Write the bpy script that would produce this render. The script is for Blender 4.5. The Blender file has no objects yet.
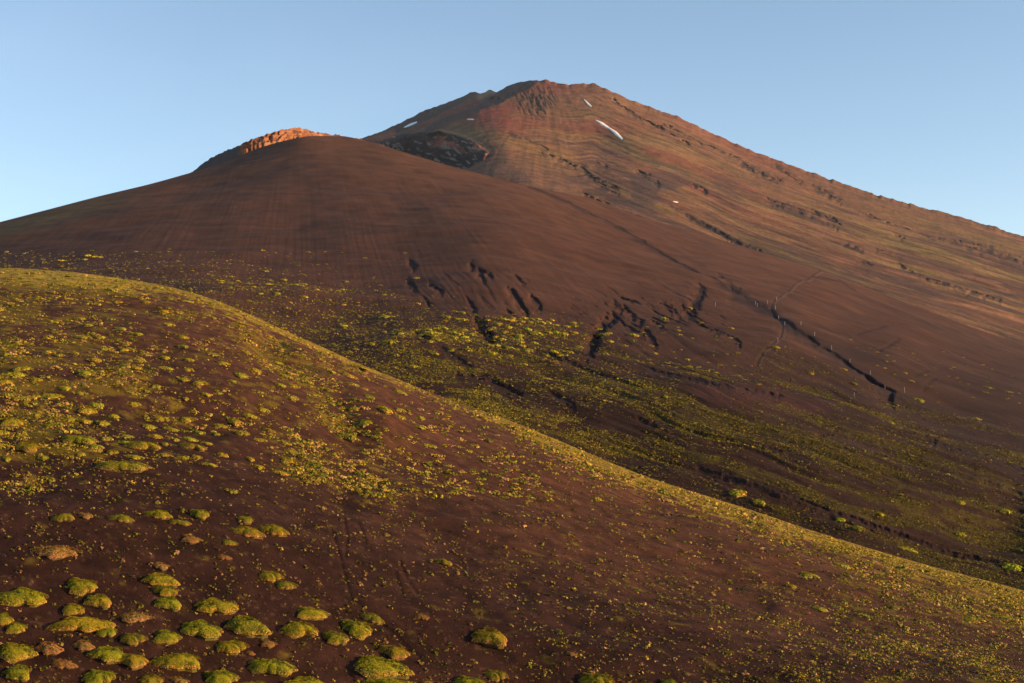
import bpy, math, random
import numpy as np
from mathutils import Vector, Matrix
R = math.radians
random.seed(7); RNG = np.random.default_rng(11)
S = bpy.context.scene
COL = S.collection

# ------------------------------------------------------------------ camera
F = 1407.0; W, H = 1024, 683
HORIZON = 430.0
PITCH = math.atan((HORIZON - H/2)/F)
cam = bpy.data.cameras.new('camera'); co = bpy.data.objects.new('camera', cam); COL.objects.link(co)
cam.sensor_width = 36; cam.lens = 36*F/W; cam.clip_start = 0.5; cam.clip_end = 60000
co.location = (0, 0, 0); co.rotation_euler = (math.pi/2 + PITCH, 0, 0)
S.camera = co
cp, sp = math.cos(PITCH), math.sin(PITCH)
def ray(px, py):
    """direction of a photograph point as (x, z) for one metre of distance"""
    X = (np.asarray(px, float) - W/2)/F; v = (H/2 - np.asarray(py, float))/F
    den = cp - v*sp
    return X/den, (sp + v*cp)/den

# ------------------------------------------------------------------ numpy helpers
def _hash(ix, iy, seed):
    h = (ix.astype(np.int64)*374761393 + iy.astype(np.int64)*668265263 + seed*974711) & 0x7fffffff
    h = ((h ^ (h >> 13))*1274126177) & 0x7fffffff
    h = (h ^ (h >> 16)) & 0xffff
    return h/65535.0
def vnoise(x, y, seed=0):
    x = np.asarray(x, float); y = np.asarray(y, float)
    ix = np.floor(x); iy = np.floor(y); fx = x-ix; fy = y-iy
    fx = fx*fx*fx*(fx*(fx*6-15)+10); fy = fy*fy*fy*(fy*(fy*6-15)+10)
    a = _hash(ix, iy, seed); b = _hash(ix+1, iy, seed); c = _hash(ix, iy+1, seed); d = _hash(ix+1, iy+1, seed)
    return (a*(1-fx)+b*fx)*(1-fy) + (c*(1-fx)+d*fx)*fy
def fbm(x, y, octv=4, seed=0, gain=.5):
    s = 0; a = 1; t = 0
    for o in range(octv):
        s = s + a*vnoise(x*2**o + 17.3*o, y*2**o - 9.1*o, seed+o); t += a; a *= gain
    return s/t                                   # 0..1
def sst(a, b, x):
    t = np.clip((np.asarray(x, float)-a)/(b-a), 0, 1); return t*t*(3-2*t)
def curve(pts):
    px = np.array([p[0] for p in pts], float); py = np.array([p[1] for p in pts], float)
    # smooth (monotone cubic-ish) interpolation with linear ends
    m = np.zeros(len(px)); d = np.diff(py)/np.diff(px)
    m[1:-1] = np.where(d[:-1]*d[1:] > 0, 2*d[:-1]*d[1:]/(d[:-1]+d[1:]+1e-12), 0); m[0] = d[0]; m[-1] = d[-1]
    def f(x):
        x = np.asarray(x, float); i = np.clip(np.searchsorted(px, x)-1, 0, len(px)-2)
        h = px[i+1]-px[i]; t = (x-px[i])/h; tc = np.clip(t, 0, 1)
        y = (2*tc**3-3*tc**2+1)*py[i] + (tc**3-2*tc**2+tc)*h*m[i] + (-2*tc**3+3*tc**2)*py[i+1] + (tc**3-tc**2)*h*m[i+1]
        return y + np.where(t < 0, t*h*m[0], 0) + np.where(t > 1, (t-1)*h*m[-1], 0)
    return f
class TPS:
    def __init__(self, pts):
        self.p = np.array([(a/100, b/100) for a, b, c in pts]); v = np.log([c for a, b, c in pts])
        n = len(v); r = np.linalg.norm(self.p[:, None]-self.p[None], axis=2)
        K = self.k(r) + np.eye(n)*0.02; P = np.c_[np.ones(n), self.p]
        A = np.block([[K, P], [P.T, np.zeros((3, 3))]]); self.w = np.linalg.solve(A, np.r_[v, 0, 0, 0])
    def k(self, r): return np.where(r > 0, r*r*np.log(r+1e-9), 0)
    def __call__(self, x, y):
        x = np.asarray(x, float)/100; y = np.asarray(y, float)/100
        s = self.w[-3] + self.w[-2]*x + self.w[-1]*y
        for (a, b), w in zip(self.p, self.w): s = s + w*self.k(np.hypot(x-a, y-b))
        return np.exp(s)
def dist_poly(x, y, pts):
    """distance to a polyline and how far along it (0..1)"""
    best = np.full(np.shape(x), 1e9); al = np.zeros(np.shape(x)); n = len(pts)-1
    for i in range(n):
        (ax, ay), (bx, by) = pts[i][:2], pts[i+1][:2]; dx, dy = bx-ax, by-ay
        t = np.clip(((x-ax)*dx+(y-ay)*dy)/(dx*dx+dy*dy+1e-9), 0, 1)
        d = np.hypot(x-ax-t*dx, y-ay-t*dy); m = d < best
        best = np.where(m, d, best); al = np.where(m, (i+t)/n, al)
    return best, al
def carve(x, y, pts, wd):
    """gully profile: steep bank on the right, long gentle one on the left"""
    best = np.full(np.shape(x), 1e9); sx = np.zeros(np.shape(x))
    for i in range(len(pts)-1):
        (ax, ay), (bx, by) = pts[i], pts[i+1]; dx, dy = bx-ax, by-ay
        t = np.clip(((x-ax)*dx+(y-ay)*dy)/(dx*dx+dy*dy+1e-9), 0, 1); ex = x-ax-t*dx; ey = y-ay-t*dy
        d = np.hypot(ex, ey); m = d < best; best = np.where(m, d, best); sx = np.where(m, ex-.3*ey, sx)
    w = np.where(sx > 0, wd*.75, wd*(.75+1.2*sst(0, 2, -sx)))
    return np.exp(-(best/w)**2)
def mix(a, b, t):
    t = np.asarray(t)[..., None]; return a*(1-t) + np.array(b)*t

# ------------------------------------------------------------------ materials
def ground_material(name, s_fine, s_mid, bump, amount=.35):
    m = bpy.data.materials.new(name); m.use_nodes = True; nt = m.node_tree; N = nt.nodes; L = nt.links
    b = N['Principled BSDF']; b.inputs['Roughness'].default_value = 1; b.inputs['Specular IOR Level'].default_value = .08
    at = N.new('ShaderNodeAttribute'); at.attribute_name = 'Col'
    tc = N.new('ShaderNodeTexCoord')
    n1 = N.new('ShaderNodeTexNoise'); n1.inputs['Scale'].default_value = s_fine; n1.inputs['Detail'].default_value = 5; n1.inputs['Roughness'].default_value = .75
    n2 = N.new('ShaderNodeTexNoise'); n2.inputs['Scale'].default_value = s_mid; n2.inputs['Detail'].default_value = 6
    L.new(tc.outputs['Object'], n1.inputs['Vector']); L.new(tc.outputs['Object'], n2.inputs['Vector'])
    ad = N.new('ShaderNodeMath'); ad.operation = 'ADD'; L.new(n1.outputs['Fac'], ad.inputs[0]); L.new(n2.outputs['Fac'], ad.inputs[1])
    mr = N.new('ShaderNodeMapRange'); mr.inputs['From Min'].default_value = .7; mr.inputs['From Max'].default_value = 1.3
    mr.inputs['To Min'].default_value = .5*(1-amount); mr.inputs['To Max'].default_value = .5*(1+amount)
    L.new(ad.outputs[0], mr.inputs['Value'])
    vm = N.new('ShaderNodeVectorMath'); vm.operation = 'SCALE'; L.new(at.outputs['Color'], vm.inputs[0]); L.new(mr.outputs[0], vm.inputs['Scale'])
    L.new(vm.outputs[0], b.inputs['Base Color'])
    bp = N.new('ShaderNodeBump'); bp.inputs['Distance'].default_value = bump; bp.inputs['Strength'].default_value = .6
    L.new(ad.outputs[0], bp.inputs['Height']); L.new(bp.outputs[0], b.inputs['Normal'])
    return m
def leaf_material(name, attr=True, col=(1, 1, 1), rnd=.3):
    m = bpy.data.materials.new(name); m.use_nodes = True; nt = m.node_tree; N = nt.nodes; L = nt.links
    b = N['Principled BSDF']; b.inputs['Roughness'].default_value = .75; b.inputs['Specular IOR Level'].default_value = .15
    at = N.new('ShaderNodeAttribute'); at.attribute_name = 'Col'
    oi = N.new('ShaderNodeObjectInfo')
    # per-plant tint carried by the object's colour
    mx = N.new('ShaderNodeMix'); mx.data_type = 'RGBA'; mx.blend_type = 'MULTIPLY'; mx.inputs[0].default_value = 1
    L.new(at.outputs['Color'], mx.inputs[6]); L.new(oi.outputs['Color'], mx.inputs[7])
    sc = N.new('ShaderNodeVectorMath'); sc.operation = 'SCALE'; sc.inputs['Scale'].default_value = .6; L.new(mx.outputs[2], sc.inputs[0]); L.new(sc.outputs[0], b.inputs['Base Color'])
    return m
def plain_material(name, col, rough=.9, bump=None):
    m = bpy.data.materials.new(name); m.use_nodes = True; nt = m.node_tree; N = nt.nodes; L = nt.links
    b = N['Principled BSDF']; b.inputs['Roughness'].default_value = rough
    tc = N.new('ShaderNodeTexCoord'); n = N.new('ShaderNodeTexNoise'); n.inputs['Scale'].default_value = bump or 3; n.inputs['Detail'].default_value = 5
    L.new(tc.outputs['Object'], n.inputs['Vector'])
    r = N.new('ShaderNodeValToRGB'); r.color_ramp.elements[0].position = .3; r.color_ramp.elements[1].position = .7
    r.color_ramp.elements[0].color = (*[c*.82 for c in col], 1); r.color_ramp.elements[1].color = (*[min(1, c*1.1) for c in col], 1)
    L.new(n.outputs['Fac'], r.inputs[0]); L.new(r.outputs[0], b.inputs['Base Color'])
    bp = N.new('ShaderNodeBump'); bp.inputs['Strength'].default_value = .3; L.new(n.outputs['Fac'], bp.inputs['Height']); L.new(bp.outputs[0], b.inputs['Normal'])
    return m
M_NEAR = ground_material('dark_scoria', 7.0, .4, .12, .6)
M_MID = ground_material('brown_cinders', 1.0, .05, .35, .4)
M_FAR = ground_material('volcanic_slope', .16, .02, 2.0, .5)
M_LEAF = leaf_material('leaves'); M_TUFT = leaf_material('tuft_leaves')
M_SNOW = plain_material('old_snow', (.74, .72, .68), .7, .05)
M_POST = plain_material('pale_post_wood', (.26, .23, .21), .8, 8)
M_ROPE = plain_material('post_cap', (.36, .35, .33), .6, 8)

# ------------------------------------------------------------------ mesh output
def mesh_obj(name, V, Fc, mat, col=None, smooth=True, parent=None):
    V = np.asarray(V, np.float32); me = bpy.data.meshes.new(name)
    k = Fc.shape[1]
    me.vertices.add(len(V)); me.vertices.foreach_set('co', V.ravel())
    me.loops.add(Fc.size); me.loops.foreach_set('vertex_index', Fc.astype(np.int32).ravel())
    me.polygons.add(len(Fc)); me.polygons.foreach_set('loop_start', np.arange(0, Fc.size, k, dtype=np.int32))
    me.update(calc_edges=True)
    me.polygons.foreach_set('use_smooth', np.full(len(Fc), smooth, bool))
    if col is not None:
        a = me.color_attributes.new('Col', 'FLOAT_COLOR', 'POINT')
        a.data.foreach_set('color', np.c_[col, np.ones(len(col))].astype(np.float32).ravel())
    me.materials.append(mat); me.validate()
    o = bpy.data.objects.new(name, me); COL.objects.link(o)
    if parent: o.parent = parent
    return o
def grid_faces(nr, nc):
    i = np.arange(nr*nc).reshape(nr, nc)
    return np.stack([i[:-1, :-1], i[1:, :-1], i[1:, 1:], i[:-1, 1:]], -1).reshape(-1, 4)
def structure(o): o['kind'] = 'structure'; return o
def tag(o, label, cat=None, group=None, kind=None):
    if label: o['label'] = label
    if cat: o['category'] = cat
    if group: o['group'] = group
    if kind: o['kind'] = kind
    return o

XS = np.r_[np.linspace(-520, -40, 50)[:-1], np.arange(-40, 1065, 1.25), np.linspace(1065, 1540, 50)[1:]]

# ------------------------------------------------------------------ profile lines read off the photograph
crest1 = curve([(-520, 300), (-200, 272), (0, 268), (60, 271), (110, 277), (155, 284), (190, 292), (230, 306), (275, 326), (320, 346), (360, 364), (400, 380),
                (450, 400), (500, 417), (550, 437), (600, 458), (650, 478), (700, 494), (750, 510), (800, 527), (860, 546), (920, 564), (1024, 592), (1250, 660), (1540, 740)])
crest2 = curve([(-520, 350), (-200, 274), (0, 222), (50, 209), (100, 196), (150, 184), (193, 172), (220, 164), (246, 153), (270, 144.5), (290, 139.5), (312, 136),
                (340, 136), (362, 140), (400, 151), (440, 163), (460, 168.5), (500, 179), (528, 186), (588, 198), (639, 216), (700, 233), (740, 246),
                (800, 264), (860, 285), (930, 312), (1024, 346), (1540, 540)])
sky3 = curve([(-520, 330), (0, 240), (250, 170), (340, 146), (362, 137.5), (385, 130), (400, 123), (430, 108.5), (462, 97), (474, 91.5), (480, 93.5), (490, 89), (496, 92.5), (507, 86), (518, 82), (535, 80),
              (552, 81), (568, 85), (580, 84.5), (592, 83), (604, 88), (625, 97), (650, 107), (675, 115.5), (700, 127), (750, 150), (800, 168), (850, 186), (900, 201.5), (950, 214), (1024, 236), (1540, 380)])

# ------------------------------------------------------------------ sheet builder
class Sheet: pass
def build_sheet(name, mat, ytop, ybot, depth, nrows, power, relief, colour, skirt, xs=XS, front=None):
    s = np.linspace(0, 1, nrows)**power
    X = np.broadcast_to(xs, (nrows, len(xs))).copy()
    yt, yb = ytop(xs), ybot(xs)
    Y = yt + (yb-yt)*s[:, None]
    D = depth(X, Y)
    D = np.minimum.accumulate(D, axis=0) if name != 'volcano' else D
    u, w = ray(X, Y)
    P = np.stack([u*D, D, w*D], -1)
    dz = relief(X, Y, P)
    P[..., 2] += dz
    C = np.clip(colour(X, Y, P), .002, .9)
    # behind the crest the ground rolls over and falls away
    back = []; cb = []
    top = P[0]; g0 = np.clip((P[0, :, 2]-P[3, :, 2])/(np.abs(P[0, :, 1]-P[3, :, 1])+1e-3), -.3, .3)
    z = top[:, 2].copy(); d = top[:, 1].copy(); ddir = np.stack([u[0], np.ones_like(u[0])], -1)
    prev = 0
    for dd, sl in skirt:
        z = z + (dd-prev)*(-sl); prev = dd
        q = np.stack([ddir[:, 0]*(d+dd), d+dd, z], -1); back.append(q); cb.append(C[0])
    A = np.concatenate([np.array(back)[::-1], P], 0); CC = np.concatenate([np.array(cb)[::-1], C], 0)
    if front is not None:
        q = P[-1].copy(); q[:, 2] -= front; q[:, 1] -= 2; A = np.concatenate([A, q[None]], 0); CC = np.concatenate([CC, C[-1][None]], 0)
    nr = A.shape[0]
    o = mesh_obj(name, A.reshape(-1, 3), grid_faces(nr, len(xs)), mat, CC.reshape(-1, 3)); structure(o)
    sh = Sheet(); sh.P = P; sh.s = s; sh.ytop = ytop; sh.ybot = ybot; sh.xs = xs; sh.o = o; sh.C = C
    def at(px, py):
        px = np.asarray(px, float); py = np.asarray(py, float)
        t = np.clip((py-ytop(px))/(ybot(px)-ytop(px)), 0, 1)**(1/power)*(nrows-1)
        c = np.interp(px, xs, np.arange(len(xs)))
        i = np.clip(t.astype(int), 0, nrows-2); j = np.clip(c.astype(int), 0, len(xs)-2); a = (t-i)[..., None]; b = (c-j)[..., None]
        return (P[i, j]*(1-a)+P[i+1, j]*a)*(1-b) + (P[i, j+1]*(1-a)+P[i+1, j+1]*a)*b
    sh.at = at
    return sh
def project(p):
    x, y, z = p[..., 0], p[..., 1], p[..., 2]
    yc = y*cp + z*sp; zc = -y*sp + z*cp
    return W/2 + F*x/yc, H/2 - F*zc/yc

# ================================================================== 1. the foreground hill
def depth1(x, y):
    xc = np.clip(x, -60, 1084)
    yc = crest1(x); t = np.clip((y-yc)/(np.maximum(683, yc+91)-yc), 0, 1.35)
    Dc = 255 - .055*xc; Db = 78 + .028*xc
    k = 1/Dc*(1-t**.72) + 1/Db*t**.72
    return 1/k
def relief1(x, y, P):
    X, Y = P[..., 0], P[..., 1]; cr = y-crest1(x); e = sst(0, 25, cr)
    h = (fbm(X/26, Y/26, 3, 5)-.5)*2.4*e + (fbm(X/5, Y/5, 3, 9)-.5)*.45*sst(0, 8, cr) + (fbm(X/1.1, Y/1.1, 2, 19)-.5)*.10
    # shallow draw running down the middle of the hill and the low rib beside it
    d, a = dist_poly(x, y, [(270, 345), (300, 372), (335, 405), (350, 440), (340, 500)]); h -= .8*np.exp(-(d/14)**2)*(1-a*.7)*e
    d, a = dist_poly(x, y, [(300, 352), (350, 392), (385, 430)]); h += 1.0*np.exp(-(d/18)**2)*e
    # rills in the bare ash
    for p in ([(344, 523), (347, 545), (345, 562)], [(358, 525), (365, 545)], [(400, 566), (408, 583), (416, 594)], [(395, 575), (402, 596)], [(330, 530), (350, 600), (420, 650)]):
        d, a = dist_poly(x, y, p); h -= .09*np.exp(-(d/1.8)**2)
    d, a = dist_poly(x, y, [(470, 405), (560, 450), (640, 500), (760, 600)]); h -= .4*np.exp(-(d/14)**2)*sst(4, 18, cr)
    return h
def green1(x, y, X, Y):
    """how much of the ground grows green on the foreground hill, 0..1"""
    cr = y-crest1(x)
    g = 0
    top = (1-sst(14, 30, cr + 8*(fbm(x/14, y/6, 2, 3)-.5)))*(1-sst(120, 190, x)); g = np.maximum(g, 1.0*top)
    edge = 1-sst(3, 12+14*sst(480, 620, x), cr); g = np.maximum(g, 1.0*edge*(1-.5*np.exp(-((x-440)/50)**2)))
    left = sst(330, 40, x+(y-330)*.2)*sst(540, 420, y)
    pat = sst(.47, .62, fbm(x/34, y/15, 4, 31))
    g = np.maximum(g, left*(.5+.5*pat))
    d, a = dist_poly(x, y, [(255, 345), (300, 372), (330, 410), (345, 430)]); g = np.maximum(g, np.exp(-(d/20)**2)*(.45+.5*pat))
    d, a = dist_poly(x, y, [(200, 310), (270, 345), (360, 385)]); g = np.maximum(g, .7*np.exp(-(d/16)**2)*pat)
    d, a = dist_poly(x, y, [(250, 400), (300, 450), (380, 480)]); g = np.maximum(g, .6*np.exp(-(d/38)**2)*(.4+.6*pat))
    r = sst(640, 900, x + .4*(683-y)*0)*sst(0, 40, cr); g = np.maximum(g, r*.5*(.4+.6*pat))
    r = sst(700, 1000, x)*(1-sst(20, 70, cr)); g = np.maximum(g, r*.75)
    g = np.maximum(g, .10*sst(0, 10, cr)*sst(460, 560, x))
    return np.clip(g, 0, 1)
SOIL1 = (.055, .022, .014); SOIL2 = (.30, .155, .115)
def colour1(x, y, P):
    X, Y = P[..., 0], P[..., 1]
    C = np.ones(x.shape+(3,))*np.array(SOIL1)
    n = fbm(X/9, Y/9, 4, 41); C = mix(C, (.080, .032, .020), sst(.45, .7, n)*.7)
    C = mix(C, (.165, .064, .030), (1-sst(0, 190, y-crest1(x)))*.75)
    sp_ = vnoise(X/.35, Y/.35, 77); C = mix(C, (.16, .085, .05), sst(.84, .98, sp_)*.7); C = C*(.75+.5*vnoise(X/.8, Y/.8, 79))[..., None]
    g = green1(x, y, X, Y)
    fine = fbm(X/1.2, Y/1.2, 3, 51); gg = sst(.62, .36, fine + .55*(1-g) - .20)
    gcol = mix(np.ones(C.shape)*np.array((.190, .140, .012)), (.30, .19, .020), fbm(X/4, Y/4, 2, 61))
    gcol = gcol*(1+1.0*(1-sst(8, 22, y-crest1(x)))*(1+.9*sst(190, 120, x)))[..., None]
    return C*(1-gg[..., None]*.75) + gcol*gg[..., None]*.75
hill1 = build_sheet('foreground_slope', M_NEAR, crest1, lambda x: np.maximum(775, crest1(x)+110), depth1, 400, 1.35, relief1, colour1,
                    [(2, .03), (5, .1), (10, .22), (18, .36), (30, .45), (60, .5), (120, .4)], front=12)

# ================================================================== 2. the valley and the cinder cone behind
T2 = TPS([(-60, 290, 700), (0, 268, 760), (0, 222, 1150), (100, 285, 600), (100, 197, 1250), (200, 300, 500), (200, 240, 850), (200, 170, 1400), (300, 345, 420),
          (300, 290, 560), (300, 240, 860), (300, 180, 1230), (300, 137, 1480), (400, 385, 365), (400, 330, 450), (400, 270, 680), (400, 200, 1120), (400, 151, 1450), (500, 430, 325), (500, 370, 400), (500, 310, 520),
          (500, 240, 850), (500, 179, 1400), (600, 470, 305), (600, 400, 370), (600, 340, 480), (600, 270, 800), (600, 202, 1500), (700, 500, 290), (700, 420, 355), (700, 350, 480), (700, 290, 780), (700, 233, 1500),
          (800, 535, 275), (800, 450, 340), (800, 370, 480), (800, 310, 780), (800, 264, 1500), (900, 570, 265), (900, 480, 330), (900, 400, 480), (900, 340, 800), (900, 300, 1600),
          (1024, 600, 255), (1024, 520, 320), (1024, 440, 460), (1024, 380, 900), (1024, 346, 1700), (1100, 620, 250), (1100, 470, 420), (1100, 375, 1700)])
def y0_(p): return sum(q[1] for q in p)/len(p)
def depth2(x, y):
    xc = np.clip(x, -60, 1090)
    D = T2(xc, y - crest2(x) + crest2(xc))
    wx = x + 7*(fbm(x/5, y/4, 4, 12, .65)-.5); wy = y + 5*(fbm(x/5, y/4, 4, 14, .65)-.5); cut = 0
    for k, (p, wd, dp) in enumerate(GULLIES):
        if k < 2: cut = np.maximum(cut, dp*(2.3 if k == 0 else 3.9)*carve(x + 2*(fbm(x/9, y/9, 3, 12)-.5), y + 2*(fbm(x/9, y/9, 3, 14)-.5), p, wd*(.8 if k == 0 else .85))*(.55+.65*fbm(x/10, y/10, 3, 15))); continue
        cut = np.maximum(cut, dp*(2.3 if y0_(p) < 345 else 1.0)*carve(wx, wy, p, wd*.85)*sst(.15, .55, fbm(x/7, y/4, 4, 15, .6)))
    # fine feathered rills between the gullies
    ang = np.where(x < 560, .95, .55)*1.0; q1 = (y - ang*x)/3.0; q2 = (x+ang*y)/22
    zone = np.maximum(np.exp(-(((x-660)/95)**2 + ((y-305)/34)**2)), .35*np.exp(-(((x-480)/80)**2 + ((y-288)/26)**2)))
    cut = cut + 5*zone*sst(.60, .74, fbm(q1, q2, 3, 301))
    return D + cut
GULLIES = [  # pixel polyline, half width px, depth m
    ([(528, 186), (560, 199), (600, 219), (640, 240), (690, 267), (735, 292)], 2.0, 5.0),
    ([(735, 292), (770, 311), (800, 333), (840, 359), (870, 379), (892, 393)], 5.0, 4.5), ([(892, 393), (930, 404), (1000, 425), (1060, 442)], 3.0, 3.0),
    ([(893, 386), (893, 410)], 2.2, 1.6),
    ([(593, 353), (598, 337), (606, 325), (617, 318)], 4.5, 5.5), ([(617, 304), (621, 309)], 3.2, 4), ([(628, 309), (634, 318), (641, 322)], 3.2, 4),
    ([(646, 332), (652, 340), (656, 346)], 2.2, 3), ([(622, 322), (640, 335), (655, 346)], 2.2, 2.5), ([(655, 322), (662, 326)], 2.2, 3), ([(676, 308), (680, 314)], 2.6, 3.5),
    ([(702, 288), (698, 298), (691, 312), (687, 308)], 5, 6), ([(690, 316), (705, 328), (722, 336), (740, 345)], 2.6, 3), ([(586, 352), (588, 362)], 4, 3), ([(664, 300), (672, 311)], 2, 2.5),
    ([(412, 260), (415, 265)], 2.6, 5), ([(412, 280), (416, 287)], 2.8, 5), ([(433, 285), (441, 292)], 2.4, 4.5), ([(425, 298), (430, 304)], 1.6, 3), ([(474, 265), (483, 270)], 2.8, 4.5), ([(480, 273), (485, 280)], 2.4, 4.5),
    ([(488, 272), (491, 277)], 2.2, 4), ([(511, 290), (520, 300), (528, 311)], 2.3, 4.5), ([(534, 298), (540, 304)], 2.6, 4.5), ([(508, 308), (514, 314)], 2.2, 3), ([(472, 300), (476, 312)], 2.5, 3),
    ([(479, 324), (483, 325)], 3.4, 4), ([(484, 332), (494, 341)], 5.0, 5), ([(418, 336), (430, 343)], 2.6, 3), ([(516, 275), (524, 285)], 1.6, 2.5), ([(600, 300), (612, 306)], 1.4, 2), ([(622, 295), (640, 301)], 1.5, 2.5),
    ([(460, 383), (485, 384), (505, 394), (520, 398)], 4.0, 3), ([(528, 399), (552, 404)], 1.6, 1.5), ([(555, 403), (574, 412)], 3.5, 2.2), ([(532, 357), (560, 365), (600, 380), (640, 392)], 2.4, 1.8),
    ([(640, 371), (690, 384), (730, 395), (780, 402)], 3, 2.2), ([(440, 352), (470, 374)], 2.5, 2), ([(735, 295), (760, 305)], 5, 3), ([(720, 275), (738, 290)], 2.8, 4),
    ([(700, 470), (760, 490), (830, 516), (920, 545), (1024, 575)], 3, 1.2), ([(640, 425), (700, 440), (760, 455), (800, 460)], 2.2, 1.3), ([(930, 447), (975, 460), (1024, 474)], 4, 2.5),
    ([(760, 445), (850, 458), (930, 470), (1024, 498)], 2.0, 1.2), ([(820, 440), (880, 446), (940, 452)], 2.2, 1.5), ([(900, 290), (940, 300), (1010, 322)], 2.4, 7), ([(953, 305), (975, 315), (1010, 328)], 2.5, 7)]
PATHS = [[(823, 266), (822, 270), (812, 276), (795, 284), (782, 293), (773, 301), (771, 307), (777, 315), (783, 325), (781, 335), (773, 345), (763, 353), (757, 361)],
         [(858, 334), (887, 325)], [(877, 353), (899, 340)], [(915, 359), (930, 365), (945, 368), (915, 376)], [(935, 381), (923, 386)], [(812, 276), (840, 281), (855, 290)]]
def relief2(x, y, P):
    X, Y = P[..., 0], P[..., 1]; D = P[..., 1]; e = sst(0, 14, y-crest2(x)); near = sst(900, 450, D)
    # rills running down the cone, fanned out from its top
    th = np.degrees(np.arctan2(x-300, y-40)); r = np.hypot(x-300, y-40)
    wob = th + 1.2*(fbm(x/40, y/40, 2, 88)-.5)
    h = (fbm(wob*1.7, r/30, 5, 71)-.5)*.28*e*sst(60, 200, r)*sst(400, 320, y)*(1-.35*near)
    h += (fbm(X/90, Y/90, 4, 73)-.5)*7*e
    h += (fbm(X/14, Y/14, 3, 75)-.5)*.8*near*e
    # low terraces and flow ridges that run down the valley to the right
    psi = y - .31*x - 8*np.sin(x/120.); val = sst(300, 380, y - .12*(x-500)*0 + 0)*sst(380, 470, x)
    h += (np.abs(fbm(psi/7.5+3*fbm(x/110, y/60, 2, 5), x/190, 4, 79)-.5))*-2.4*val*near + .4*val*near
    for p in PATHS:
        d, a = dist_poly(x, y, p); h -= .4*np.exp(-(d/1.3)**2)
    return h
def green2(x, y, X, Y):
    low = curve([(-100, 300), (0, 262), (120, 262), (230, 262), (330, 268), (400, 290), (450, 312), (520, 314), (600, 333), (690, 345), (760, 348), (830, 362), (900, 386), (960, 405), (1024, 420), (1100, 440)])
    d = y-low(x); base = sst(-8, 55, d)*(.13+.16*sst(150, 300, x)+.5*sst(360, 470, x)) + .05*sst(-40, 0, d)
    psi = y - .31*x - 8*np.sin(x/120.); band = fbm(psi/9+3*fbm(x/110, y/60, 2, 5), x/140, 4, 81)
    g = base*np.where(x > 420, .35+1.5*sst(.40, .62, band), 1)
    c = np.exp(-(((x-520)/75)**2 + ((y-338)/19)**2)); g = g + .35*c
    c = np.exp(-(((x-560)/60)**2 + ((y-388)/20)**2)); g = g + .4*c
    # bare, reddish stretches
    for p, wd in (([(700, 396), (760, 402), (815, 412)], 13), ([(560, 430), (640, 428)], 8), ([(880, 470), (1024, 505)], 6)):
        q, a = dist_poly(x, y, p); g = g*(1-.85*np.exp(-(q/wd)**2))
    for p, wd, dp in GULLIES:
        if wd > 2.4:
            q, a = dist_poly(x, y, p); g = g*(1-.9*np.exp(-(q/(wd*1.3))**2))
    return np.clip(g, 0, 1)
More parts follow.
